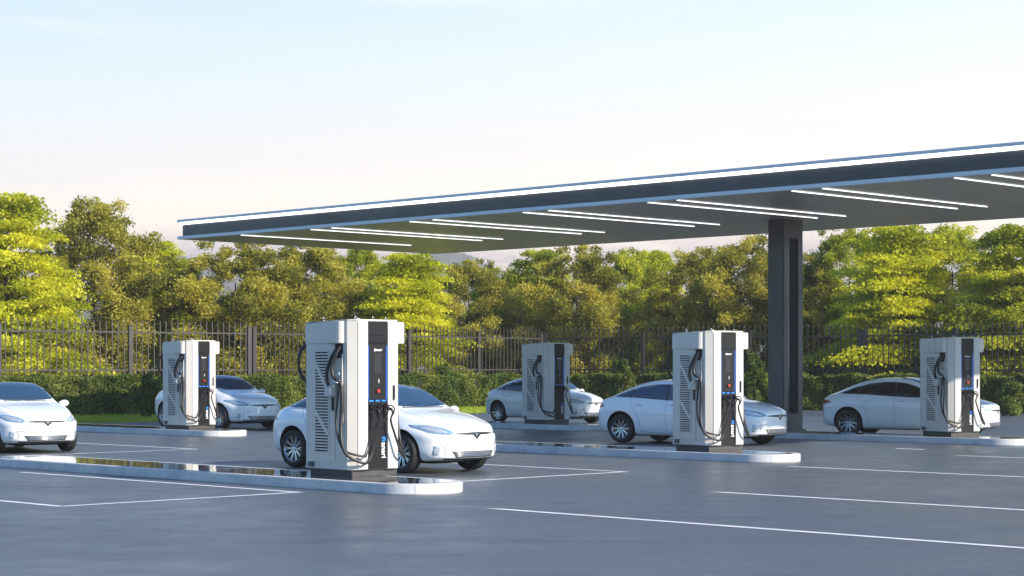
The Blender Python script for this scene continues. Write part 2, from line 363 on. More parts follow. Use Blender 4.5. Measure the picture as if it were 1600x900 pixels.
# ------------------------------------------------------------------ canopy
def canopy():
    root = empty('canopy', (-11.72, 67.35, 0), R(-45)); tag(root, 'long flat dark canopy with glowing white edge line on a single square pillar', 'canopy')
    U, V, z0 = 37.0, 12.25, 6.49          # local x = along the front edge, local y = depth; out-of-view end set so sun reaches the right charger
    MB().box((U/2, V/2, z0+.30), (U-.24, V-.24, .40), FASC).build('fascia', FASC, root)
    b = MB()                                # soffit: a shallow pan
    b.box((U/2, V/2, z0+.05), (U-.26, V-.26, .09), SOFF).build('soffit', SOFF, root)
    def ring(name, z, h, out, m, wd=.13):
        r = MB()
        r.box((U/2, -out+wd/2, z), (U+2*out, wd, h), m, .008).box((U/2, V+out-wd/2, z), (U+2*out, wd, h), m, .008)
        r.box((-out+wd/2, V/2, z), (wd, V+2*out-2*wd-.002, h), m, .008).box((U+out-wd/2, V/2, z), (wd, V+2*out-2*wd-.002, h), m, .008)
        return r.build(name, m, root)
    ring('edge_trim', z0+.05, .105, .02, TRIM)
    MB().box((U/2, V/2, z0+.64), (U+.04, V+.04, .085), TRIM, .008).build('roof_deck', TRIM, root)
    ring('edge_light', z0+.549, .092, -.045, LITE, .05)
    MB().box((U/2, V/2, z0+.549), (U-.3, V-.3, .09), FASC).build('roof_core', FASC, root)
    for u in (3.41, 7.15, 8.2, 11.95, 13.0, 16.85, 17.87, 21.62, 22.65, 26.45, 27.4, 31.2, 32.2, 35.9):
        MB().box((u, 4.05, z0-.012), (.026, 7.75, .016), LITE).build('tube_light', LITE, root)
    for u in (20.27,):
        cw = .97; cu_ = .61; cy = 8.14
        c = MB(); c.box((u, cy, (z0+.004)/2), (cu_, cw, z0+.002), COLM, .02)
        co = c.build('column', COLM, root)
        # tall recessed slot with rounded frame on the side towards the right of the photo
        pts = []
        for sx, sz, a0 in ((1, 1, 0), (-1, 1, 90), (-1, -1, 180), (1, -1, 270)):
            for k in range(5):
                a = R(a0+k*22.5); pts.append((sx*.16+.07*cos(a), sz*2.57+.07*sin(a)))
        M = Matrix.Translation((u+cu_/2-.02, cy, 3.27)) @ Matrix.Rotation(pi/2, 4, 'Z') @ Matrix.Rotation(pi/2, 4, 'X')
        MB().prism(pts, 0, .026, COLS, M=M).build('slot', COLS, co)
        M2 = Matrix.Translation((u, cy-cw/2+.02, 3.25)) @ Matrix.Rotation(pi/2, 4, 'X')
        big = [(x*1.2, z*1.018) for x, z in pts]
        fr = MB()
        n = len(pts)
        for MM in (M,):
            o_ = [fr.bm.verts.new(MM @ Vector((x, z, .021))) for x, z in big]; i_ = [fr.bm.verts.new(MM @ Vector((x, z, .036))) for x, z in pts]
            for k in range(n): fr.bm.faces.new((o_[k], o_[(k+1) % n], i_[(k+1) % n], i_[k]))
        fr.build('slot_frame', COLM, co)
        MB().box((u, cy, .06), (cu_+.14, cw+.14, .1), COLM, .015).build('base_plate', COLM, co)
canopy()

# ------------------------------------------------------------------ charging islands
def island(end, length, label, r=.78):
    """end: rounded tip nearest the right; runs away along -D1"""
    root = empty('kerb_island', end, R(-45)); tag(root, label, 'kerb island', 'rounded concrete charging islands')
    def outline(rr, e):
        p = []
        for k in range(25):
            a = -pi/2 + pi*k/24; p.append((-r*1.0 + rr*cos(a) , rr*sin(a)))
        for k in range(9):
            a = pi/2 + pi/2*k/8; p.append((-length+e+.3 + (.3)*cos(a), rr-.3+(.3)*sin(a)))
        for k in range(9):
            a = pi + pi/2*k/8; p.append((-length+e+.3 + (.3)*cos(a), -rr+.3+(.3)*sin(a)))
        return p
    k = MB().prism(outline(r, 0), 0, .17, CURB, bevel=.012).build('kerb', CURB, root); smooth_by_angle(k.data, 30)
    MB().prism(outline(r-.16, .16), .165, .174, INLAY).build('inlay', INLAY, root)
    return root
ISL = dict(A=((-1.02, 30.29), 13.2, 'nearest concrete kerb island under the big front charger'),
           B=((5.92, 40.42), 12.6, 'concrete kerb island with a sunlit rounded end, right of centre beside the pale blue car'),
           C=((2.81, 60.76), 12.6, 'small distant kerb island under the charger in the middle of the row by the hedge'),
           D=((13.28, 49.2), 12.6, 'kerb island at the far right in front of the car with dark windows'),
           E=((-7.98, 55.47), 12.6, 'shaded kerb island at the left behind, under the farthest left charger'),
           F=((-11.6, 41.7), 9.0, 'kerb island at the left edge of the photo of which only the tip shows'))
for k, (e, ln, lb) in ISL.items(): island((e[0], e[1], 0), ln, lb)

# ------------------------------------------------------------------ charger
def flame_pts(s):      # round emblem with a notch, outline only
    return [(s*.5*cos(2*pi*k/28), s*.5*sin(2*pi*k/28)) for k in range(28)]
def make_charger():
    root = empty('charging_station')
    W, D, H = 1.11, 1.22, 2.60; hw, hd = W/2, D/2; c = .12; zb = .12
    # plinth
    MB().box((0, .02, .065), (W-.13, D-.10, .13), PLINTH, .006).build('plinth', PLINTH, root)
    # body with chamfered front corners
    prof = [(-hw, hd), (-hw, -hd+c), (-hw+c, -hd), (-.215, -hd), (-.215, -hd+.035), (.215, -hd+.035), (.215, -hd), (hw-c, -hd), (hw, -hd+c), (hw, hd)]
    b = MB().prism(prof, zb, H-.005, CAB, M=None)
    body = b.build('cabinet', CAB, root)
    # front doors: white strips either side of the dark column
    for s in (-1, 1):
        x0, x1 = (.217, hw-c-.004); xc = s*(x0+x1)/2
        MB().box((xc, -hd-.008, (zb+H)/2), (x1-x0, .02, H-zb-.02), CABF, .004).build('front_door', CABF, root)
    d = MB().box((.338, -hd-.03, 1.40), (.035, .03, .26), BLACKP, .010); d.box((.338, -hd-.046, 1.40), (.018, .012, .20), BLACKP, .004); d.build('door_handle', BLACKP, root)
    # dark centre column
    MB().box((0, -hd+.026, (zb+H)/2), (.428, .025, H-zb-.01), CABD, .003).build('dark_panel', CABD, root)
    MB().box((0, -hd+.006, 2.30), (.428, .03, .12), CABP, .004).box((0, -hd-.002, 2.46), (.428, .028, .20), CABD, .003).build('brow', CABD, root)
    p = MB().box((0, -hd+.008, 1.74), (.36, .02, .90), CABP, .003).build('control_panel', CABP, root)
    MB().box((0, -hd-.004, 1.90), (.15, .006, .34), SCREEN, .002).build('screen', SCREEN, p)
    for s in (-1, 1): MB().box((s*.196, -hd+.004, 1.74), (.016, .022, .90), BLUEL, .002).build('blue_strip', BLUEL, p)
    for x in (-.135, 0, .135): MB().box((x, -hd-.002, 1.265), (.092, .008, .030), BLUEP, .001).build('socket_label', BLUEP, p)
    # contactless ring with waves
    m = MB(); rot = Matrix.Translation((.01, -hd-.005, 1.60)) @ Matrix.Rotation(pi/2, 4, 'X')
    for rr, a0, a1 in ((.018, -60, 60), (.030, -60, 60), (.042, -70, 70)):
        pts = [rot @ Vector((rr*cos(R(a))-.01, rr*sin(R(a)), 0)) for a in range(a0, a1+1, 20)]
        m.tube(pts, .0028, 5, WHITEP, 2)
    m.build('contactless_mark', WHITEP, p)
    e = MB(); e.cyl((0, -hd+.0, 1.43), (0, -hd-.012, 1.43), .048, m=CABD, seg=24); e.cyl((0, -hd-.012, 1.43), (0, -hd-.04, 1.43), .030, m=REDB, seg=24)
    e.build('emergency_button', REDB, p)
    # lettering: small at the top, large and turned along the bottom
    def emblem(sz, M, parent, rm, lm):
        q = MB(); q.prism(flame_pts(sz), 0, .003, rm, M=M)
        # white flame-like notch open at the bottom
        q.prism([(-.16*sz, -.5*sz), (-.13*sz, -.05*sz), (0, .26*sz), (.13*sz, -.05*sz), (.16*sz, -.5*sz), (.05*sz, -.5*sz), (0, -.12*sz), (-.05*sz, -.5*sz)], .0005, .0045, lm, M=M)
        q.build('emblem', rm, parent)
    def words(sz, M, parent):
        me = text_mesh('anari', sz, .0015, WHITEP, .0035*sz/.2)
        me.transform(M); o = link(bpy.data.objects.new('lettering', me), parent); return o
    base = Matrix.Translation((0, -hd-.006, 2.115)) @ Matrix.Rotation(pi/2, 4, 'X')
    emblem(.048, base @ Matrix.Translation((-.055, 0, 0)), p, WHITEP, CABD); words(.062, base @ Matrix.Translation((-.025, .004, 0)), p)
    base = Matrix.Translation((.145, -hd+.012, .62)) @ Matrix.Rotation(pi/2, 4, 'X') @ Matrix.Rotation(-pi/2, 4, 'Z')
    emblem(.085, base, root, BLUEP, CABD); words(.135, base @ Matrix.Translation((.055, 0, 0)), root)
    # holster shelf under the sockets and the plugs in it
    MB().box((0, -hd+.005, .93), (.40, .03, .24), CABP, .006).build('holster', CABP, root)
    def plug(x, y, ang, name='connector'):
        g = MB()
        g.cyl((x, -hd, 1.165), (x, -hd-.07, 1.15), .046, .040, 14)
        g.cyl((x, -hd-.07, 1.15), (x, -hd-.12, 1.12), .034, .024, 14)
        g.tube([(x, -hd-.09, 1.14), (x+.01, -hd-.17, 1.12), (x+.018, -hd-.19, 1.06), (x+.008, -hd-.15, .96)], .016, 8, radii=[.024, .022, .017, .014], res=5)
        g.tube([(x+.012, -hd-.05, 1.18), (x+.03, -hd-.14, 1.185), (x+.05, -hd-.20, 1.13), (x+.03, -hd-.185, 1.03)], .011, 8)
        g.box((x, -hd-.05, 1.20), (.026, .07, .022), bevel=.005)
        return g.build(name, BLACKP, root)
    for i, x in enumerate((-.135, .02, .155)): plug(x, 0, 0)
    # wrap-round roof cap: shallow fall to the back
    cap = MB(); o = .085
    pts = [(-hw-.0, hd+.01), (-hw-o, hd+.01), (-hw-o, -hd+.30), (-hw-o+.03, -hd+.2), (-hw-.0, -hd+.135), (-hw-.0, -hd+.15)]
    for s, o, yb in ((-1, .10, .18), (1, .20, .125)):
        pl = [(s*abs(x), y) for x, y in ((-hw+.002, hd+.01), (-hw-(.012 if s < 0 else o), hd+.01), (-hw-(.03 if s < 0 else o), -hd+.62), (-hw-o, -hd+.50), (-hw-o, -hd+yb+.10), (-hw-o+.012, -hd+yb+.05), (-hw-o+.045, -hd+yb+.015), (-hw+.002, -hd+yb))]
        cap.prism(pl, H-.37, H, CAB, bevel=.012)
    cap.prism([(x, y) for x, y in prof[:3]] + [(hw-c, -hd), (hw, -hd+c), (hw, hd)], H-.003, H+.028, CAB, bevel=.01)
    hood = cap.build('roof_hood', CAB, root)
    for v in hood.data.vertices:
        if v.co.z > H-.05: v.co.z -= .035*(v.co.y+hd)/D
    for x, y in ((-.30, -.40), (.0, -.50), (.38, -.38), (-.42, .3), (.4, .35)):
        l_ = MB(); l_.cyl((x, y, H), (x, y, H+.035), .014, m=STEEL, seg=10)
        l_.tube([(x-.022, y, H+.035), (x-.02, y, H+.06), (x, y, H+.073), (x+.02, y, H+.06), (x+.022, y, H+.035)], .006, 6, STEEL, 3)
        l_.build('lifting_eye', STEEL, root)
    MB().box((-.24, -.36, H+.03), (.07, .07, .05), CAB, .018).build('antenna_cap', CAB, root)
    # sides: louvred door on the left, the same on the right
    for s in (-1, 1):
        x = s*hw
        door = MB().box((x+s*.006, .19, 1.225), (.018, .74, 1.98), CAB, .006).build('side_door', CAB, root)
        v0, v1, y0, y1 = .40, 2.10, -.02, .34
        MB().box((x+s*.0145, (y0+y1)/2, (v0+v1)/2), (.004, y1-y0, v1-v0), VENTD, .0).build('vent_backing', VENTD, door)
        fr = MB()
        n = 34; dz = (v1-v0)/n
        for k in range(n+1):
            z = v0+k*dz
            inset = .05*max(0, 1-(v1-z)/.12)**2 if v1-z < .12 else .0
            fr.box((x+s*.022, (y0+y1)/2, z), (.012, y1-y0-2*0, dz*.50), CAB, .0)
        for yy in (y0-.008, y1+.008): fr.box((x+s*.022, yy, (v0+v1)/2), (.016, .03, v1-v0+.04), CAB, .004)
        # rounded top and bottom corners
        for yy, sg in ((y0, 1), (y1, -1)):
            for zz, sz in ((v1, -1), (v0, 1)):
                pts2 = [(yy, zz)] + [(yy+sg*.06*(1-cos(R(a))), zz+sz*.06*(1-sin(R(a)))) for a in range(0, 91, 15)]
                M = Matrix(((0, 0, 1, 0), (1, 0, 0, 0), (0, 1, 0, 0), (0, 0, 0, 1))) @ Matrix.Identity(4)
                fr.prism(pts2, min(x+s*.014, x+s*.031), max(x+s*.014, x+s*.031), CAB, M=M)
        for (ya, za, yb, zb2) in ((y1, 1.92, y0, 1.42), (y1, 1.10, y0, .70)) :
            dy, dzz = yb-ya, zb2-za; ln = math.hypot(dy, dzz)
            fr.box((x+s*.027, (ya+yb)/2, (za+zb2)/2), (.018, ln, .062), CAB, .003, rot=Matrix.Rotation(math.atan2(dzz, dy), 3, 'X'))
        fr.build('louvres', CAB, door)
        MB().box((x+s*.032, -.145, 1.22), (.035, .045, .24), BLACKP, .010).build('door_handle', BLACKP, door)
        MB().box((x+s*.013, .46, .19), (.03, .15, .09), GRILLE, .008).box((x+s*.031, .49, .19), (.006, .045, .05), BLACKP, .004).box((x+s*.031, .43, .19), (.006, .045, .05), BLACKP, .004).build('service_socket', GRILLE, root)
        # flat black plate, painted shade of the cable alcove under the hood
        MB().box((x+s*.004, -.285, 2.10), (.014, .20, .24), VENTD, .006).build('alcove_shade', VENTD, root)
        MB().tube([(x+s*.01, -.38, 2.05), (x+s*.03, -.40, 1.6), (x+s*.02, -.40, .9)], .012, 8, CAB).build('cable_guide', CAB, root) if s == -1 else None
    # cables ---- left side: two heavy cables from the alcove down through the guide, then up to the plugs
    xl = -hw-.03
    MB().tube([(xl+.02, -.26, 2.17), (xl-.05, -.20, 2.02), (xl-.10, -.13, 1.80), (xl-.10, -.12, 1.62), (xl-.07, -.15, 1.50)], .030, 10).build('cable', RUBBER, root)
    MB().tube([(xl+.02, -.33, 2.17), (xl-.05, -.30, 2.05), (xl-.10, -.25, 1.85), (xl-.10, -.28, 1.68), (xl-.07, -.36, 1.60), (xl-.04, -.42, 1.52),
               (xl-.05, -.45, 1.25), (xl-.06, -.44, .95), (xl-.10, -.50, .62), (xl-.08, -.62, .38), (-.42, -hd-.12, .24), (-.25, -hd-.08, .27), (-.13, -hd-.07, .50), (-.06, -hd-.10, .80), (.03, -hd-.15, .96)], .027, 10, radii=[.032]*8+[.031, .028, .023, .017, .013, .011, .012]).build('cable', RUBBER, root)
    MB().tube([(xl-.08, -.30, 1.60), (xl-.07, -.38, 1.50), (xl-.08, -.36, 1.20), (xl-.10, -.36, .95), (xl-.12, -.44, .66), (xl-.08, -.58, .44), (-.40, -hd-.11, .35), (-.31, -hd-.08, .37), (-.22, -hd-.07, .55), (-.165, -hd-.11, .80), (-.127, -hd-.15, .95)], .019, 10, radii=[.02]*6+[.019, .016, .012, .010, .011]).build('cable', RUBBER, root)
    MB().box((xl-.05, -.155, 1.43), (.15, .20, .19), CABF, .025).build('cable_boot', CABF, root)
    k = MB(); k.cyl((xl-.02, -.335, 1.64), (xl-.02, -.335, 1.78), .014, m=CHROME, seg=10); k.tube([(xl+.0, -.36, 1.60), (xl-.10, -.30, 1.62), (xl-.12, -.36, 1.58), (xl-.02, -.40, 1.56)], .016, 8, CHROME); k.build('cable_clamp', CHROME, root)
    # right side cable
    xr = hw+.03
    MB().tube([(xr-.02, -.30, 2.17), (xr+.05, -.28, 2.0), (xr+.07, -.30, 1.7), (xr+.05, -.34, 1.35), (xr+.04, -.40, .9), (xr+.02, -.50, .55), (xr-.06, -hd-.10, .32), (.40, -hd-.15, .38), (.28, -hd-.14, .66), (.19, -hd-.14, .88), (.165, -hd-.15, .96)], .022, 10, radii=[.027, .027, .026, .025, .024, .023, .022, .021, .019, .018, .018]).build('cable', RUBBER, root)
    MB().box((xr+.02, -.155, 1.42), (.09, .14, .16), CABF, .02).build('cable_boot', CABF, root)
    # loop behind the left rear corner
    MB().tube([(-hw+.05, hd+.02, 2.22), (-hw-.03, hd+.10, 2.12), (-hw-.055, hd+.13, 1.95), (-hw-.04, hd+.12, 1.75), (-hw+.04, hd+.02, 1.55)], .028, 10).build('cable', RUBBER, root)
    return root
CH = dict(A=((553, 746), 'largest white charging station, in the foreground before the sunlit white car'),
          B=((1110, 705), 'white charging station before the blue shaded car, just left of the square pillar'),
          C=((855, 662), 'farthest and smallest white charging station, in the middle of the photo'),
          D=((1488, 682), 'white charging station at the far right, in front of the car with dark side windows'),
          E=((297, 671), 'leftmost white charging station, on a shaded island before a blue shaded car'))
proto = make_charger(); first = True
for k, (p, lb) in CH.items():
    g = ground(*p, z=.17); phi = math.atan2(g.x, g.y); rho = R(40) - phi*.85
    o = proto if first else copy_tree(proto); first = False
    q = Matrix.Rotation(rho, 3, 'Z') @ Vector((-.49, -.51, 0))
    o.location = (g.x-q.x-.05, g.y-q.y, .174); o.rotation_euler = (0, 0, rho); tag(o, lb, 'charging station', 'white electric car charging stations')

# ------------------------------------------------------------------ car
def pchip(xs, ys):
    xs, ys = np.array(xs, float), np.array(ys, float); h = np.diff(xs); d = np.diff(ys)/h; m = np.zeros(len(xs))
    for i in range(1, len(xs)-1):
        if d[i-1]*d[i] > 0:
            w1, w2 = 2*h[i]+h[i-1], h[i]+2*h[i-1]; m[i] = (w1+w2)/(w1/d[i-1]+w2/d[i])
    m[0], m[-1] = d[0], d[-1]
    def f(x):
        i = min(max(int(np.searchsorted(xs, x))-1, 0), len(h)-1); t = (x-xs[i])/h[i]
        return (1+2*t)*(1-t)**2*ys[i]+t*(1-t)**2*h[i]*m[i]+t*t*(3-2*t)*ys[i+1]+t*t*(t-1)*h[i]*m[i+1]
    return f
S = [-2.40, -2.36, -2.25, -2.0, -1.6, -1.1, -.5, 0, .4, .8, 1.08, 1.3, 1.7, 2.05, 2.25, 2.35, 2.40]
f_top = pchip(S, [.98, 1.05, 1.12, 1.205, 1.36, 1.52, 1.61, 1.615, 1.54, 1.345, 1.19, 1.135, 1.075, 1.0, .94, .895, .86])
f_belt = pchip(S, [.90, .97, 1.05, 1.10, 1.12, 1.10, 1.06, 1.035, 1.02, 1.01, 1.01, 1.00, .965, .91, .86, .815, .775])
f_by = pchip(S, [.74, .78, .82, .86, .885, .895, .90, .90, .90, .90, .895, .885, .86, .82, .77, .72, .66])
f_ry = pchip(S, [.60, .62, .64, .63, .60, .61, .63, .64, .65, .68, .72, .72, .68, .62, .55, .50, .45])
f_rz = pchip(S, [.025, .03, .03, .035, .05, .055, .055, .055, .055, .05, .04, .035, .03, .03, .03, .025, .02])
f_w = pchip(S, [.82, .87, .92, .965, .995, 1, 1, 1, 1, 1, 1, 1, .995, .965, .92, .87, .81])
f_zb = pchip(S, [.36, .33, .28, .24, .21, .20, .20, .20, .20, .20, .20, .20, .21, .22, .24, .26, .29])
def smooth(a, b, x):
    t = min(max((x-a)/(b-a), 0), 1); return t*t*(3-2*t)
def section(s):
    zt, zbelt, by, ry, rz, wf, zb = (f(s) for f in (f_top, f_belt, f_by, f_ry, f_rz, f_w, f_zb))
    h = zbelt-zb
    P = [(0, zb), (.55*wf, zb), (.83*wf, zb+.015), (.915*wf, zb+.10*h/.8+.02), (.945*wf, zb+.30*h), (.957*wf, zb+.55*h), (.955*wf, zb+.80*h), (by*wf+.012, zbelt-.025), (by*wf-.022, zbelt+.018)]
    # greenhouse side, roof rail, roof
    y7 = ry*wf; z7 = zt-rz
    P += [(by*wf*.55+y7*.45-.0, zbelt+.018+(z7-zbelt)*.52), (y7, z7), (y7*.62, zt-rz*.30), (y7*.3, zt-rz*.05), (0, zt)]
    return P
def make_section(s, sub=3):
    P = np.array(section(s)); E = np.vstack([[-P[1][0], P[1][1]], P, [-P[-2][0], P[-2][1]]]); out = []
    for k in range(len(P)-1):
        p0, p1, p2, p3 = E[k:k+4]
        # centripetal-like tension to avoid overshoot at the belt crease
        t1, t2 = (p2-p0)*.5, (p3-p1)*.5; dl = np.linalg.norm(p2-p1)
        for t in (t1, t2):
            nrm = np.linalg.norm(t)
            if nrm > dl*1.1: t *= dl*1.1/nrm
        for j in range(sub):
            u = j/sub; out.append((2*u**3-3*u*u+1)*p1+(u**3-2*u*u+u)*t1+(-2*u**3+3*u*u)*p2+(u**3-u*u)*t2)
    out.append(P[-1]); return np.array(out)
def bend(s, y, z):
    fr = smooth(1.0, 2.4, s)*.46; re = smooth(-1.1, -2.4, s)*.30 if s < -1.1 else 0
    re = (smooth(1.1, 2.4, -s))*.30
    a = (abs(y)/.95)**2.4
    return s - fr*a + re*a
def make_body_mesh():
    st = list(np.linspace(-2.40, -2.2, 9)) + list(np.linspace(-2.14, 2.1, 76)) + list(np.linspace(2.15, 2.40, 10))
    bm = bmesh.new(); rings = []
    for s in st:
        half = make_section(s); ring = []
        full = [(y, z) for y, z in half] + [(-y, z) for y, z in half[-2:0:-1]]
        rings.append([bm.verts.new((bend(s, y, z), -y, z)) for y, z in full])
    n = len(rings[0])
    for a, b in zip(rings, rings[1:]):
        for k in range(n): bm.faces.new((a[k], b[k], b[(k+1) % n], a[(k+1) % n]))
    for s, ring, sg in ((st[0], rings[0], -1), (st[-1], rings[-1], 1)):
        half = make_section(s); full = [(y, z) for y, z in half] + [(-y, z) for y, z in half[-2:0:-1]]
        cz = (f_top(s)+f_zb(s))/2; prev = ring
        for kk, sc in enumerate((.93, .82, .62, .38, .16)):
            cur = [bm.verts.new((bend(s, y*sc, z)+sg*(.022*(1-sc**2)+.012), -y*sc, cz+(z-cz)*sc)) for y, z in full]
            for k in range(n):
                bm.faces.new((prev[k], cur[k], cur[(k+1) % n], prev[(k+1) % n]) if sg > 0 else (prev[(k+1) % n], cur[(k+1) % n], cur[k], prev[k]))
            prev = cur
        bm.faces.new(prev if sg < 0 else prev)
    bmesh.ops.recalc_face_normals(bm, faces=bm.faces)
    me = bpy.data.meshes.new('body'); bm.to_mesh(me); bm.free(); me.materials.append(PAINT); me.materials.append(UNDER)
    return me
WX, WR, TW = (1.46, -1.47), .365, .24
def cut_arches(me):
    o = bpy.data.objects.new('tmp_body', me); COL.objects.link(o); cs = []
    for x in WX:
        for s in (-1, 1):
            m = MB(); m.cyl((x, s*.50, WR+.02), (x, s*1.3, WR+.02), WR+.062, seg=56, m=UNDER)
            m.box((x, s*.9, .05), (2*(WR+.062)*.985, .8, .62), UNDER)
            c = m.build('tmp_cut', UNDER); cs.append(c)
            md = o.modifiers.new('b', 'BOOLEAN'); md.operation = 'DIFFERENCE'; md.object = c; md.solver = 'EXACT'; md.use_self = True
            try: md.material_mode = 'TRANSFER'
            except Exception: pass
    dg = bpy.context.evaluated_depsgraph_get(); dg.update()
    r = bpy.data.meshes.new_from_object(o.evaluated_get(dg)); r.name = 'body'
    for c in cs+[o]: bpy.data.objects.remove(c)
    return r
class Draper:
    def __init__(s, me):
        bm = bmesh.new(); bm.from_mesh(me); s.bvh = BVHTree.FromBMesh(bm); s.bm = bm
    def cast(s, axis, u, v):
        if axis == 'R': o, d = Vector((u, -3, v)), Vector((0, 1, 0))
        elif axis == 'L': o, d = Vector((u, 3, v)), Vector((0, -1, 0))
        elif axis == 'F': o, d = Vector((5, u, v)), Vector((-1, 0, 0))
        elif axis == 'B': o, d = Vector((-5, u, v)), Vector((1, 0, 0))
        else: o, d = Vector((u, v, 5)), Vector((0, 0, -1))
        h, n, _, _ = s.bvh.ray_cast(o, d)
        if h is None: return None
        if n.dot(d) > 0: n = -n
        return h, n
    def patch(s, outline, axis, off=.006, h=.05, mats=None):
        """a thin moulded panel following the body under the given outline"""
        pts = [Vector(p) for p in outline]; n = len(pts); rim = []
        for a, b in zip(pts, pts[1:]+pts[:1]):
            k = max(1, int((b-a).length/h))
            for j in range(k): rim.append(a.lerp(b, j/k))
        pts = rim; n = len(pts)
        xs = [p.x for p in pts]; ys = [p.y for p in pts]; inner = []
        def inside(x, y):
            c = False
            for i in range(n):
                a, b = pts[i], pts[i-1]
                if (a.y > y) != (b.y > y) and x < (b.x-a.x)*(y-a.y)/(b.y-a.y)+a.x: c = not c
            return c
        X = np.arange(min(xs)+h/2, max(xs), h); Y = np.arange(min(ys)+h/2, max(ys), h)
        for x in X:
            for y in Y:
                if inside(x, y) and min((Vector((x, y))-p).length for p in pts) > h*.45: inner.append(Vector((x, y)))
        vs_, es, fs, ov, _, _ = delaunay_2d_cdt(pts+inner, [(i, (i+1) % n) for i in range(n)], [], 1, 1e-5)
        out = []
        for v in vs_:
            r = s.cast(axis, v.x, v.y)
            out.append(r)
        good = [r for r in out if r]
        bm = bmesh.new(); V = []
        for r in out:
            if r is None: r = good[0]
            V.append(bm.verts.new(r[0]+r[1]*off))
        for f in fs:
            try: bm.faces.new([V[i] for i in f])
            except Exception: pass
        bmesh.ops.recalc_face_normals(bm, faces=bm.faces)
        fc = [f for f in bm.faces]
        if fc:
            avg = sum((f.normal*f.calc_area() for f in fc), Vector()); ax = dict(R=Vector((0, -1, 0)), L=Vector((0, 1, 0)), F=Vector((1, 0, 0)), B=Vector((-1, 0, 0)), T=Vector((0, 0, 1)))[axis]
            if avg.dot(ax) < 0: bmesh.ops.reverse_faces(bm, faces=fc)
        # skirt
        eb = [e for e in bm.edges if e.is_boundary]; ret = bmesh.ops.extrude_edge_only(bm, edges=eb)
        newv = [g for g in ret['geom'] if isinstance(g, bmesh.types.BMVert)]
        nrm = {v: out[i][1] if out[i] else good[0][1] for i, v in enumerate(V)}
        for v in newv:
            for e in v.link_edges:
                o_ = e.other_vert(v)
                if o_ in nrm and (o_.co-v.co).length < 1e-6: v.co -= nrm[o_]*(off+.006); break
        for f in bm.faces: f.smooth = True
        return bm
    def add(s, name, outline, axis, m, parent, off=.006, h=.05):
        bm = s.patch(outline, axis, off, h); me = bpy.data.meshes.new(name); bm.to_mesh(me); bm.free(); me.materials.append(m)
        return link(bpy.data.objects.new(name, me), parent)
    def strip(s, pts, axis, r, mb, off=.002, res=5, closed=False):
        """thin rod following the body"""
        P = [Vector((*p, 0)) for p in pts]; out = []
        E = [2*P[0]-P[1]]+P+[2*P[-1]-P[-2]]
        for k in range(len(P)-1):
            p0, p1, p2, p3 = E[k:k+4]
            for j in range(res):
                t = j/res; q = .5*((2*p1)+(p2-p0)*t+(2*p0-5*p1+4*p2-p3)*t*t+(3*p1-p0-3*p2+p3)*t**3); rr = s.cast(axis, q.x, q.y)
                if rr: out.append(rr[0]+rr[1]*off)
        rr = s.cast(axis, P[-1].x, P[-1].y)
        if rr: out.append(rr[0]+rr[1]*off)
        mb.tube(out, r, 5, None, 1)
def catmull2(pts, res=5):
    P = [Vector(p) for p in pts]; E = [2*P[0]-P[1]]+P+[2*P[-1]-P[-2]]; o = []
    for k in range(len(P)-1):
        p0, p1, p2, p3 = E[k:k+4]
        for j in range(res):
            t = j/res; o.append(tuple(.5*((2*p1)+(p2-p0)*t+(2*p0-5*p1+4*p2-p3)*t*t+(3*p1-p0-3*p2+p3)*t**3)))
    o.append(tuple(P[-1])); return o

def wheel_meshes():
    t = MB(); M = Matrix.Rotation(pi/2, 4, 'X')
    w2 = TW/2; R_ = WR
    prof = [(.245, -w2+.02), (.27, -w2+.005), (.32, -w2), (.345, -w2+.012), (.360, -w2+.04), (.365, -.06), (.359, -.055), (.359, -.045), (.365, -.04), (.365, -.006), (.359, -.004), (.359, .004), (.365, .006), (.365, .04), (.359, .045), (.359, .055), (.365, .06), (.360, w2-.04), (.345, w2-.012), (.32, w2), (.27, w2-.005), (.245, w2-.02)]
    t.lathe(prof, 48, M, TYRE); tyre = t.mesh('tyre', TYRE)
    r = MB()          # rim: outer face towards local -y
    M2 = Matrix.Rotation(pi/2, 4, 'X')        # local z -> -y
    r.lathe([(.262, .085), (.268, .100), (.262, .108), (.250, .104), (.240, .085), (.236, -.08)], 48, M2, RIM)
    r.lathe([(.0, .070), (.030, .072), (.038, .066), (.040, .03)], 20, M2, RIM)
    r.lathe([(.236, -.02), (.0, -.02)], 32, M2, UNDER)
    r.lathe([(.16, .0), (.165, .012), (.05, .014), (.045, .0)], 32, M2, GRILLE)
    for k in range(10):
        for dlt in (-.085, .085):
            a = 2*pi*k/10; p0 = (.032*cos(a), .032*sin(a)); p1 = (.246*cos(a+dlt*1.15), .246*sin(a+dlt*1.15))
            v0 = Vector((*p0, .058)); v1 = Vector((*p1, .088)); d = (v1-v0).normalized(); n = Vector((-d.y, d.x, 0)).normalized()*.0085; dn = Vector((0, 0, -.03))
            q = [v0-n, v0+n, v1+n*.8, v1-n*.8]; q = q+[x+dn for x in q]; vv = [r.bm.verts.new(M2 @ x) for x in q]; i = r.mi(RIM)
            for f in ((0, 1, 2, 3), (7, 6, 5, 4), (0, 4, 5, 1), (1, 5, 6, 2), (2, 6, 7, 3), (3, 7, 4, 0)): ff = r.bm.faces.new([vv[j] for j in f]); ff.material_index = i
    r.bm.normal_update()
    return tyre, r.mesh('rim', RIM)
TYRE_ME, RIM_ME = wheel_meshes()

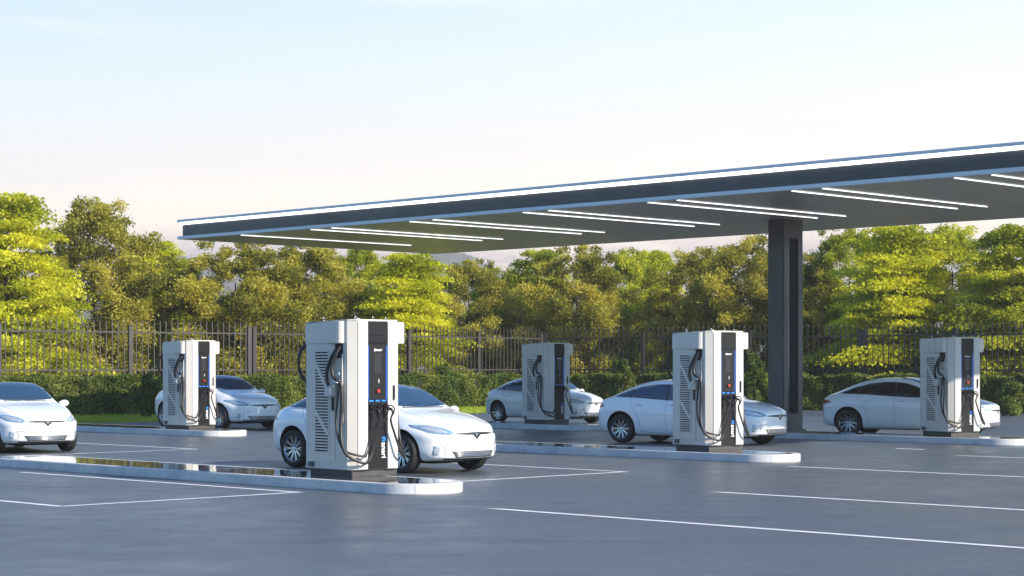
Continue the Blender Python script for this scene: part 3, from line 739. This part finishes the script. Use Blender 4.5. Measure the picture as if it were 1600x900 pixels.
def make_car(glass):
    root = empty('parked_car'); body0 = make_body_mesh(); dr = Draper(body0)
    me = cut_arches(body0); smooth_by_angle(me, 38); body = link(bpy.data.objects.new('body', me), root)
    # glazing ------------------------------------------------------------
    for ax in ('R', 'L'):
        top = catmull2([(.98, 1.085), (.72, 1.225), (.42, 1.365), (.1, 1.455), (-.35, 1.485), (-.85, 1.44), (-1.3, 1.335), (-1.62, 1.225), (-1.74, 1.175)], 4)
        bot = catmull2([(-1.74, 1.165), (-1.5, 1.150), (-1.0, 1.140), (-.4, 1.105), (.2, 1.075), (.7, 1.065), (.98, 1.075)], 4)
        loop = top+bot[:-1] if False else top+bot
        def clip(x0, x1):
            o = []
            def yat(c, x):
                for a, b in zip(c, c[1:]):
                    if (a[0]-x)*(b[0]-x) <= 0 and a[0] != b[0]: return a[1]+(b[1]-a[1])*(x-a[0])/(b[0]-a[0])
                return c[-1][1]
            tp = [p for p in top if x0 < p[0] < x1]; bt = [p for p in bot if x0 < p[0] < x1]
            o = ([(x1, yat(top, x1))] if x1 < .97 else []) + tp + ([(x0, yat(top, x0))] if x0 > -1.73 else [])
            o += ([(x0, yat(bot, x0))] if x0 > -1.73 else []) + bt + ([(x1, yat(bot, x1))] if x1 < .97 else [])
            return o
        # dark backing frame round all the side glass, then three panes on it
        dr.add('window_frame', top[:-1]+bot[:-1], ax, BLACKP, root, .004, .07)
        for x0, x1 in ((-.14, .95), (-1.19, -.175), (-1.70, -1.215)):
            o = clip(x0, x1); cx = sum(p[0] for p in o)/len(o); cy = sum(p[1] for p in o)/len(o)
            o = [(cx+(p[0]-cx)*.985, cy+(p[1]-cy)*.93) for p in o]
            dr.add('side_window', o, ax, glass, root, .008, .06)
        mb = MB(); dr.strip(top[::4]+[top[-1]], ax, .007, mb, .006); dr.strip(bot[::4]+[bot[-1]], ax, .006, mb, .006); mb.build('window_trim', CHROME, root)
        # shut lines
        mb = MB(); s_ = .0035
        dr.strip([(.93, 1.06), (1.0, .95), (1.01, .7), (.98, .42), (.90, .30)], ax, s_, mb, .0)
        dr.strip([(-.16, 1.09), (-.15, .8), (-.14, .45), (-.14, .30)], ax, s_, mb, .0)
        dr.strip([(-1.22, 1.13), (-1.12, .95), (-.98, .72), (-.90, .5), (-.88, .30)], ax, s_, mb, .0)
        dr.strip([(.90, .30), (.3, .27), (-.3, .27), (-.88, .30)], ax, s_, mb, .0)
        mb.build('door_gap', SEAM, root)
        for x in (-.06, -1.02):
            mb = MB(); dr.strip([(x-.0, .965), (x+.10, .965), (x+.2, .962)], ax, .011, mb, .004); mb.build('door_handle', CHROME, root)
        # mirror
        sg = -1 if ax == 'R' else 1
        m = MB(); bmesh.ops.create_uvsphere(m.bm, u_segments=20, v_segments=12, radius=1.0)
        for v in m.bm.verts:
            x, y, z = v.co
            v.co = Vector((.80+.085*x*(1-.25*z)+(-.02 if x < 0 else .02)*0, sg*(1.02+.125*y), 1.115+.078*z*(1+.25*y)))
            if v.co.x < .755: v.co.x = .755
        for f in m.bm.faces: f.smooth = True
        m.mi(PAINT); m.box((.84, sg*.90, 1.06), (.06, .12, .035), BLACKP, .01)
        m.build('mirror', PAINT, root)
        # tail lamp, wrapped round the corner
        dr.add('tail_light', [(-2.30, 1.0), (-2.14, .985), (-1.96, .93), (-2.05, .90), (-2.2, .88), (-2.29, .86)], ax, REDL, root, .007, .04)
    dr.add('windshield', catmull2([(1.07, 0), (1.055, .25), (1.00, .50), (.90, .70), (.60, .675), (.25, .60), (-.05, .575), (-.10, .3), (-.11, 0), (-.10, -.3), (-.05, -.575), (.25, -.60), (.60, -.675), (.90, -.70), (1.00, -.50), (1.055, -.25), (1.07, 0)], 4)[:-1], 'T', GLASS if glass is GLASS else GLASS, root, .007, .07)
    mb = MB(); dr.strip([(1.06, -.50), (1.085, -.25), (1.10, 0), (1.09, .25), (1.06, .5)], 'T', .012, mb, .0); mb.build('cowl', BLACKP, root)
    mb = MB()
    for y0, y1 in ((.05, .52), (-.46, .02)): dr.strip([(1.04, y0), (1.00, (y0+y1)/2), (.96, y1)], 'T', .007, mb, .014)
    mb.build('wiper', BLACKP, root)
    mb = MB()                                                   # bonnet shut line
    dr.strip([(1.08, .60), (1.5, .66), (1.9, .60), (2.1, .50), (2.22, .3), (2.25, 0), (2.22, -.3), (2.1, -.5), (1.9, -.60), (1.5, -.66), (1.08, -.6)], 'T', .003, mb, 0)
    mb.build('bonnet_gap', SEAM, root)
    # front ---------------------------------------------------------------
    for sg in (-1, 1):
        hl = [(sg*.46, 0.745), (sg*.53, 0.713), (sg*.70, 0.719), (sg*.80, 0.750), (sg*.88, 0.845), (sg*.875, 0.885), (sg*.75, 0.880), (sg*.60, 0.835), (sg*.50, 0.780)]
        lamp = dr.add('headlight', hl, 'F', LAMPG, root, .006, .035)
        inn = [(sg*.56, 0.750), (sg*.70, 0.745), (sg*.78, 0.775), (sg*.83, 0.845), (sg*.76, 0.860), (sg*.64, 0.825)]
        dr.add('reflector', inn, 'F', LAMPW, lamp, .009, .035)
        fg = [(sg*.66, .50), (sg*.76, .51), (sg*.765, .40), (sg*.755, .345), (sg*.70, .35), (sg*.675, .42)]
        dr.add('fog_lamp', fg, 'F', FOGL, root, .008, .03)
        mb = MB(); dr.strip([(sg*.63, .345), (sg*.60, .42), (sg*.62, .51), (sg*.45, .515)], 'F', .005, mb, .002); mb.build('bumper_gap', SEAM, root)
    nose = [(-.46, 0.733), (-.44, 0.720), (-.25, 0.710), (-.09, 0.707), (-.045, 0.665), (0, 0.620), (.045, 0.665), (.09, 0.707), (.25, 0.710), (.44, 0.720), (.46, 0.733), (.30, 0.748), (0, 0.755), (-.30, 0.748)]
    nb = dr.add('nose_strip', nose, 'F', BLACKP, root, .005, .03)
    tt = [(-.052, 0.737), (0, 0.727), (.052, 0.737), (.045, 0.720), (.016, 0.715), (0, 0.650), (-.016, 0.715), (-.045, 0.720)]
    dr.add('badge', tt, 'F', CHROME, nb, .009, .02)
    gr = dr.add('lower_grille', [(-.50, .405), (-.43, .30), (.43, .30), (.50, .405)], 'F', GRILLE, root, .004, .04)
    mb = MB()
    for z in (.325, .350, .375): dr.strip([(-.45, z), (-.2, z), (0, z), (.2, z), (.45, z)], 'F', .006, mb, .006)
    for y in (-.25, 0, .25): dr.strip([(y, .30), (y, .35), (y, .405)], 'F', .006, mb, .008)
    dr.strip([(-.50, .41), (-.25, .412), (0, .413), (.25, .412), (.50, .41)], 'F', .005, mb, .006)
    mb.build('grille_bar', CHROME, gr)
    dr.add('air_dam', [(-.62, .285), (-.58, .255), (.58, .255), (.62, .285)], 'F', BLACKP, root, .004, .04)
    # underside and wheels
    MB().box((0, 0, .24), (3.9, 1.2, .12), UNDER, .03).build('underbody', UNDER, root)
    for x in WX:
        for sg in (-1, 1):
            wh = empty('wheel', (x, sg*(.945-TW/2), WR), 0, root)
            if sg > 0: wh.rotation_euler = (0, 0, pi)
            link(bpy.data.objects.new('tyre', TYRE_ME), wh); link(bpy.data.objects.new('rim', RIM_ME), wh)
    return root
car_a = make_car(GLASS); car_d = make_car(GLASSD)
# name: x, y, heading (deg, 0 = along +x), scale, label
CARS = dict(A=(-2.55, 38.0, -44, 1.02, 'white car with sunlit bonnet parked right behind the largest charging station'),
            B=(4.75, 50.6, -38, 1.03, 'car in blue shade seen from the side behind the charging station near the square pillar'),
            C=(1.2, 69.2, -45, .965, 'small distant white car behind the farthest charging station, its front end in the sun'),
            D=(11.62, 56.0, -30, 1.0, 'white car with dark side windows, the rightmost, behind the far right charging station'),
            E=(-9.75, 63.6, -48, 1.06, 'blue shaded car behind the left charging station with its nose pointing right'),
            F=(-12.23, 46.6, -55, 1.0, 'white sunlit car cut off by the left edge of the photo'))
for k, (x, y, hd_, sc, lb) in CARS.items():
    o = car_a if k == 'A' else (car_d if k == 'D' else copy_tree(car_a))
    o.location = (x, y, .002); o.rotation_euler = (0, 0, R(hd_)); o.scale = (sc*1.06, sc*1.05, sc*(1.06 if k in 'DC' else 1.015)); tag(o, lb, 'car', 'white cars parked beside the charging islands')

# ------------------------------------------------------------------ fence
def fence(p0, p1, label, h=4.05):
    root = empty('metal_fence', (p0.x, p0.y, -.02), math.atan2(p1.y-p0.y, p1.x-p0.x)); tag(root, label, 'fence', 'tall metal picket fence sections behind the hedge')
    Ln = (p1-p0).length; nb = max(1, round(Ln/5.2)); step = Ln/nb
    post = None
    for i in range(nb+1):
        x = min(max(i*step, .12), Ln-.12)
        if post is None: post = MB().box((0, 0, 1.9), (.19, .17, 3.8), FENCE, .01).box((0, 0, 3.82), (.22, .20, .04), FENCE, .008).build('post', FENCE, root, (x, 0, 0))
        else:
            c = post.copy(); COL.objects.link(c); c.location = (x, 0, 0)
    for z in (.35, 1.9, 3.52): MB().box((Ln/2, 0, z), (Ln-.1, .05, .065), FENCE, .005).build('rail', FENCE, root)
    n = int(Ln/.275); pk = None
    for i in range(1, n):
        x = i*Ln/n
        if min(abs(x-j*step) for j in range(nb+1)) < .14: continue
        if pk is None:
            pk = MB().box((0, 0, 2.0), (.042, .03, 4.0), FENCE, .0); pk.cyl((0, 0, 4.0), (0, 0, 4.12), .022, .002, 4); pk = pk.build('picket', FENCE, root, (x, .0, 0))
        else:
            c = pk.copy(); COL.objects.link(c); c.location = (x, 0, 0)
FLABEL = ['dark picket fence section at the left edge behind the sunlit yellow tree row', 'dark picket fence section behind the largest charging station',
          'dark picket fence section between the middle charging station and the square pillar', 'dark picket fence section at the far right behind the white station']
for i in range(4): fence(FL[i], FL[i+1], FLABEL[i])

# ------------------------------------------------------------------ leaves
rng = np.random.default_rng(7)
def leaf_cloud(cent, size, flat=0.0, droop=None, asp=.55):
    """one small four-cornered leaf spray per centre; flat pulls the leaf planes level"""
    n = len(cent); a = rng.normal(size=(n, 3)); a /= np.linalg.norm(a, axis=1)[:, None]
    nrm = a*(1-flat) + np.array([0, 0, 1.0])*flat; nrm /= np.linalg.norm(nrm, axis=1)[:, None]
    t = rng.normal(size=(n, 3)); t -= nrm*np.sum(t*nrm, 1)[:, None]; t /= np.linalg.norm(t, axis=1)[:, None]
    b = np.cross(nrm, t); s = (size*rng.uniform(.65, 1.35, n))[:, None]
    V = np.stack([cent-t*s, cent-b*s*asp+nrm*s*.12, cent+t*s, cent+b*s*asp+nrm*s*.12], 1).reshape(-1, 3)
    return V, np.arange(4*n).reshape(n, 4)
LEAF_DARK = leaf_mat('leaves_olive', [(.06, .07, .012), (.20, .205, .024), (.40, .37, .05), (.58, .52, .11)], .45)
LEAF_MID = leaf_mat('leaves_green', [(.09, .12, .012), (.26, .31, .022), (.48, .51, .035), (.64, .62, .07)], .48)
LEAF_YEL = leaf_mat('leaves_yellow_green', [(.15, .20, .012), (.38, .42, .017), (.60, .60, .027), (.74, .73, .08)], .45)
LEAF_HEDGE = leaf_mat('leaves_hedge', [(.035, .065, .01), (.08, .125, .016), (.15, .19, .028), (.23, .25, .05)], .25)
GRASS = leaf_mat('grass_blades', [(.20, .28, .03), (.32, .40, .04), (.45, .50, .07)], .35)
def tree_meshes(kind, H, Wd, seed):
    """trunk with limbs, and a crown of leaf sprays grouped on the limb ends"""
    rg = np.random.default_rng(seed); rd = random.Random(seed)
    tr = MB(); top = H*.9; lean = (rd.uniform(-.3, .3), rd.uniform(-.3, .3))
    base_z = 1.0 if kind != 'broad' else 1.3
    tr.tube([(0, 0, -.1), (lean[0]*.2, lean[1]*.2, H*.2), (lean[0]*.8, lean[1]*.8, H*.5), (lean[0], lean[1], top*.9)], .1, 8, radii=[.17, .13, .08, .02], res=4)
    C_ = []; R_ = []
    n = 150 if kind == 'broad' else 190
    for i in range(n):
        t = (i+.5)/n; z = base_z + (H-base_z)*(t**.9)
        f = (z-base_z)/(H-base_z)
        env = Wd/2*(math.sin(pi*min(1, .16+.80*f))**.6 if kind == 'broad' else (1-f*.82)**.65*min(1, .55+f*4))
        env *= 1+.22*math.sin(i*2.4+seed)+rd.uniform(-.12, .12)
        a = rd.uniform(0, 2*pi); rr = env*math.sqrt(rd.uniform(.12, 1))
        p = (lean[0]*f+rr*cos(a), lean[1]*f+rr*sin(a), z)
        C_.append(p); R_.append((rd.uniform(.40, .78) if kind == 'broad' else rd.uniform(.35, .85))*Wd/5.5*(1.0-.35*f))
        if i % 5 == 0 and f < .85:
            z0 = max(.9, z-rr*.75-.4); q0 = (lean[0]*z0/H, lean[1]*z0/H, z0)
            tr.tube([q0, tuple(q0[j]*.5+p[j]*.5+(0, 0, -.12)[j] for j in range(3)), p], .04, 5, radii=[.055*(1-f*.5), .03, .008], res=3)
    if kind == 'broad':                       # a few wispy shoots above the crown
        for k in range(9):
            a = rd.uniform(0, 2*pi); rr = rd.uniform(0, Wd*.3); C_.append((rr*cos(a), rr*sin(a), H+rd.uniform(-.1, .55))); R_.append(rd.uniform(.22, .4))
    cents = []
    nl = 72000 if kind == 'broad' else 60000; wts = np.array([r**2 for r in R_]); wts = wts/wts.sum()
    for (c, r, w_) in zip(C_, R_, wts):
        m = int(nl*w_); d = rg.normal(size=(m, 3)); d /= np.linalg.norm(d, axis=1)[:, None]
        rad = rg.uniform(.25, 1.0, m)**.6
        q = d*rad[:, None]*r*(1+.22*rg.normal(size=(m, 1)))
        if kind == 'broad': q[:, 2] *= .8
        else:
            q[:, 0] *= 1.45; q[:, 1] *= 1.45; q[:, 2] = q[:, 2]*.34 - .13*(q[:, 0]**2+q[:, 1]**2)/max(r, .3)
        cents.append(q+np.array(c))
    cents = np.concatenate(cents); cents = cents[cents[:, 2] > .5]
    V, F = leaf_cloud(cents, .059 if kind == 'broad' else .060, .0 if kind == 'broad' else .35)
    me = np_mesh('crown', V, F, LEAF_MID)
    tm = tr.mesh('trunk', BARK)
    return tm, me
TM = {}
for i in range(4): TM['b%d' % i] = tree_meshes('broad', 7.2, 5.6, 11+i)
for i in range(3): TM['l%d' % i] = tree_meshes('layered', 7.2, 5.0, 31+i)
def tree(x_px, Y, top_px, width_px, kind, matn, label, rz=0):
    X = (x_px-800)/3000*Y; H = CAM_H + (574-top_px)/3000*Y; Wm = width_px/3000*Y*1.22
    tm, cm = TM[kind]; root = empty('tree', (X, Y, -.02), rz); tag(root, label, 'tree', 'trees behind the metal fence')
    sx = Wm/(5.6 if kind[0] == 'b' else 5.2); sz = H/(7.5 if kind[0] == 'b' else 7.2)
    t_ = link(bpy.data.objects.new('trunk', tm), root); t_.scale = (sx, sx, sz)
    key = (kind, matn.name); me = cm
    c_ = link(bpy.data.objects.new('crown', me), root); c_.scale = (sx, sx, sz)
    c_.material_slots[0].link = 'OBJECT'; c_.material_slots[0].material = matn
    return root
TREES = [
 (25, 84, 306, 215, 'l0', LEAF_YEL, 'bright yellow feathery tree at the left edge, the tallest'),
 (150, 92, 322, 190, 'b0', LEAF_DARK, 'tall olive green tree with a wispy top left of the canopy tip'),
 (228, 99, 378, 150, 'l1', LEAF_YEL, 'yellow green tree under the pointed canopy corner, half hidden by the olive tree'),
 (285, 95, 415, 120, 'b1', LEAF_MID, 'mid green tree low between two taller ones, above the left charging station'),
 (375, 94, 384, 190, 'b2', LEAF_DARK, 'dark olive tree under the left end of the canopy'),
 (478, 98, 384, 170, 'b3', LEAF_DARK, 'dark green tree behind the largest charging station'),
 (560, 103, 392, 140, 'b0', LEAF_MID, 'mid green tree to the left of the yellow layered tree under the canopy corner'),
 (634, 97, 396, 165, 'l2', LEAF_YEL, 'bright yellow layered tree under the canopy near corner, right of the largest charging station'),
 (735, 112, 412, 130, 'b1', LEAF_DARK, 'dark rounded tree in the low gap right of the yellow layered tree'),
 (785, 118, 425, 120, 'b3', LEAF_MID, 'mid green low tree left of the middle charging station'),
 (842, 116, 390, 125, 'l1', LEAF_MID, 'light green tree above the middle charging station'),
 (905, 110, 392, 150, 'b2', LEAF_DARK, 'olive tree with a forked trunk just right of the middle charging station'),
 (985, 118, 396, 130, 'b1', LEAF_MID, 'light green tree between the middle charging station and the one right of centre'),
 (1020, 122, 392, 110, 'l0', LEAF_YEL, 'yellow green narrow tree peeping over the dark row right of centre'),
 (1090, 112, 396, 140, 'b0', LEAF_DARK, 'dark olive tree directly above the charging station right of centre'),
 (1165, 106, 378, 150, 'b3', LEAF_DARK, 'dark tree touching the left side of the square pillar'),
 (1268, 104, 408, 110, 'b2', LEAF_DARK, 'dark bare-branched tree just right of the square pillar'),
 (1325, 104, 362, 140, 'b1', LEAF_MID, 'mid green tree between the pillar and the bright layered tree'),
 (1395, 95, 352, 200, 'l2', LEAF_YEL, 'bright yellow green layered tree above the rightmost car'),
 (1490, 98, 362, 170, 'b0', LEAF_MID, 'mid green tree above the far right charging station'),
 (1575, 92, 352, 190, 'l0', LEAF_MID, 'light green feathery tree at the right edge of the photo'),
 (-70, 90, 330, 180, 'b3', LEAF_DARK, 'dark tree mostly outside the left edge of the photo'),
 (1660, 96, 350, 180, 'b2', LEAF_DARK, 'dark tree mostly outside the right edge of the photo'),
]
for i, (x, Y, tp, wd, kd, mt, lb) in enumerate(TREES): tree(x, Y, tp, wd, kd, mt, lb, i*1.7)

# ------------------------------------------------------------------ hedge and bushes
HCORE = mat('hedge_dark_core', (.012, .018, .006), .9)  # near-black, the inner shade of the hedge put into the colour
def hedge(p0, p1, label, h=1.62, th=1.1):
    root = empty('hedge', (p0.x, p0.y, -.02), math.atan2(p1.y-p0.y, p1.x-p0.x)); tag(root, label, 'hedge', 'clipped green hedge runs in front of the fence')
    Ln = (p1-p0).length
    n = int(Ln*2400)
    x = rng.uniform(-.2, Ln+.2, n); wob = .10*np.sin(x*1.9+p0.x)+.07*np.sin(x*4.7)+.05*np.sin(x*9.1+2)
    side = rng.random(n); y = np.where(side < .62, -th/2+rng.exponential(.05, n)+wob*.9, rng.uniform(-th/2, th/2, n))
    zt = h+wob*.55; z = np.where(side < .62, rng.uniform(0.02, 1, n)*zt, zt-rng.exponential(.05, n)+rng.normal(0, .03, n))
    y = y-.10*np.sin(x*3.1+z*5)*np.where(side < .62, 1, 0)
    V, F = leaf_cloud(np.stack([x, y, z], 1), .05, .0, asp=.6)
    link(bpy.data.objects.new('foliage', np_mesh('foliage', V, F, LEAF_HEDGE)), root)
    MB().box((Ln/2, .08, h/2-.05), (Ln+.1, th-.28, h-.12), HCORE, .05).build('dark_core', HCORE, root)  # solid dark box behind the leaves, painted as interior shade
off = [(p[0], p[1]) for p in ((-29.0, 69.8), (-10.9, 83.2), (1.9, 98.2), (16.2, 89.8), (27.4, 80.6))]
HL = ['clipped hedge run behind the left charging station and lawn strip', 'clipped hedge run between the largest and the middle charging stations',
      'clipped hedge run between the middle charging station and the square pillar', 'clipped hedge run at the right behind the car with dark windows']
H_ = [Vector(p) for p in off]
for i in range(4): hedge(H_[i], H_[i+1], HL[i])
def bush(x_px, Y, top_px, w_px, label):
    X = (x_px-800)/3000*Y; H = CAM_H+(574-top_px)/3000*Y; Wm = w_px/3000*Y; n = 5200
    root = empty('bush', (X, Y, -.02)); tag(root, label, 'bush')
    cs = rng.normal(size=(26, 3))*np.array([Wm*.2, Wm*.16, H*.22])+np.array([0, 0, H*.52]); cs[:, 2] = np.clip(cs[:, 2], .15, H*.88)
    k = rng.integers(0, 26, n); d = rng.normal(size=(n, 3)); d /= np.linalg.norm(d, axis=1)[:, None]
    c = cs[k]+d*(rng.uniform(.2, 1, n)**.5)[:, None]*Wm*.17; c = c[c[:, 2] > .02]
    V, F = leaf_cloud(c, .055)
    link(bpy.data.objects.new('foliage', np_mesh('foliage', V, F, LEAF_HEDGE)), root)
    st = MB()
    for j in range(5): st.tube([(0, 0, 0), tuple(cs[j]*.5), tuple(cs[j])], .02, 5, radii=[.03, .02, .006], res=3)
    st.build('stem', BARK, root)
for b in ((693, 93.0, 566, 52, 'loose bush rising over the hedge left of the middle charging station'), (972, 93.5, 556, 34, 'loose bush rising over the hedge right of the middle charging station'),
          (1183, 89.5, 540, 40, 'tall loose bush by the left foot of the square pillar'), (1580, 79.5, 598, 60, 'round low bush in front of the hedge at the right edge'),
          (232, 75.0, 575, 50, 'loose bush in front of the hedge at the left charging station')): bush(*b)

# lawn strip between paving and hedge on the left
lawn = [(-44, 51.0), (-31, 57.8), (-12.2, 71), (3.2, 89.5), (5.5, 94.5), (1.9, 98.2), (-10.9, 83.2), (-29, 69.8), (-44, 64)]
sheet('lawn', lawn, -.006, noisy('lawn_soil', (.20, .27, .04), (.15, .21, .03), 2, (.9, 1)), label='strip of lawn along the foot of the hedge')
def strip_pts(n):
    A = [Vector(p) for p in ed[:4]]; B = [Vector((-44, 64)), H_[0], H_[1], H_[2]]; out = []
    for i in range(3):
        m = int(n*(A[i+1]-A[i]).length/58); u = rng.random(m); v = rng.random(m)
        for a, b in zip(u, v):
            p = A[i].lerp(A[i+1], a); q = B[i].lerp(B[i+1], a); r_ = p.lerp(q, b); out.append((r_.x, r_.y, 0))
    return np.array(out)
gp = strip_pts(90000); n = len(gp); ang = rng.uniform(0, 2*pi, n); hh = rng.uniform(.05, .16, n); wd_ = .014
dx = np.stack([np.cos(ang), np.sin(ang), np.zeros(n)], 1)*wd_; up = np.stack([rng.normal(0, .03, n), rng.normal(0, .03, n), hh], 1)
V = np.stack([gp-dx, gp+dx, gp+up], 1).reshape(-1, 3)
g_ = link(bpy.data.objects.new('grass', np_mesh('grass', V, np.arange(3*n).reshape(n, 3), GRASS))); tag(g_, 'short bright green grass in a strip before the hedge', None, None, 'stuff')

# ------------------------------------------------------------------ far hills
def hills(name, pts, Y, m, label, depth=160):
    """ridge line (x_px, y_px) at distance Y with slopes either side"""
    bm = bmesh.new(); P = catmull2(pts, 8); rows = []
    rr = random.Random(5)
    for x, y in P:
        X = (x-800)/3000*Y; Z = CAM_H+(574-y)/3000*Y + rr.uniform(-.012, .012)*Y*.05
        rows.append([bm.verts.new((X*(Y-depth)/Y if False else X, Y-depth, -1)), bm.verts.new((X+rr.uniform(-3, 3), Y-depth*.5, Z*.6)), bm.verts.new((X, Y, Z)), bm.verts.new((X, Y+depth, -1))])
    for a, b in zip(rows, rows[1:]):
        for k in range(3): bm.faces.new((a[k], b[k], b[k+1], a[k+1]))
    bmesh.ops.recalc_face_normals(bm, faces=bm.faces)
    for f in bm.faces: f.smooth = True
    me = bpy.data.meshes.new(name); bm.to_mesh(me); bm.free(); me.materials.append(m)
    tag(link(bpy.data.objects.new(name, me)), label, None, None, 'structure')
HILLM = noisy('hill_woods', (.045, .06, .035), (.07, .08, .05), .02, (.9, 1), .6, .15)
hills('hills', [(-400, 560), (-100, 525), (60, 530), (150, 518), (300, 528), (420, 515), (560, 520), (700, 528), (800, 515), (900, 530), (1050, 520), (1200, 505), (1350, 515), (1500, 528), (1700, 520), (2000, 560)], 1150, HILLM, 'low grey blue hills glimpsed between the tree trunks')

hills('distant_mountain', [(-300, 540), (60, 500), (200, 440), (270, 398), (330, 420), (430, 440), (540, 430), (620, 404), (680, 391), (730, 398), (780, 424), (860, 450), (950, 470), (1100, 500), (1300, 540)], 1900, HILLM, 'blue mountain ridge faded by haze behind the gap right of the yellow layered tree', 400)

# ------------------------------------------------------------------ the air between here and the hills
def haze():
    m = bpy.data.materials.new('haze'); m.use_nodes = True; t = m.node_tree; t.nodes.clear()
    out = t.nodes.new('ShaderNodeOutputMaterial'); v = t.nodes.new('ShaderNodeVolumePrincipled')
    v.inputs['Color'].default_value = (.92, .86, .83, 1); v.inputs['Density'].default_value = .00045; v.inputs['Anisotropy'].default_value = .2
    t.links.new(v.outputs[0], out.inputs['Volume'])
    b = MB().box((0, 1180, 78), (2600, 2560, 160)).build('haze', m); tag(b, 'pale air that fades the far hills', None, None, 'stuff')
haze()
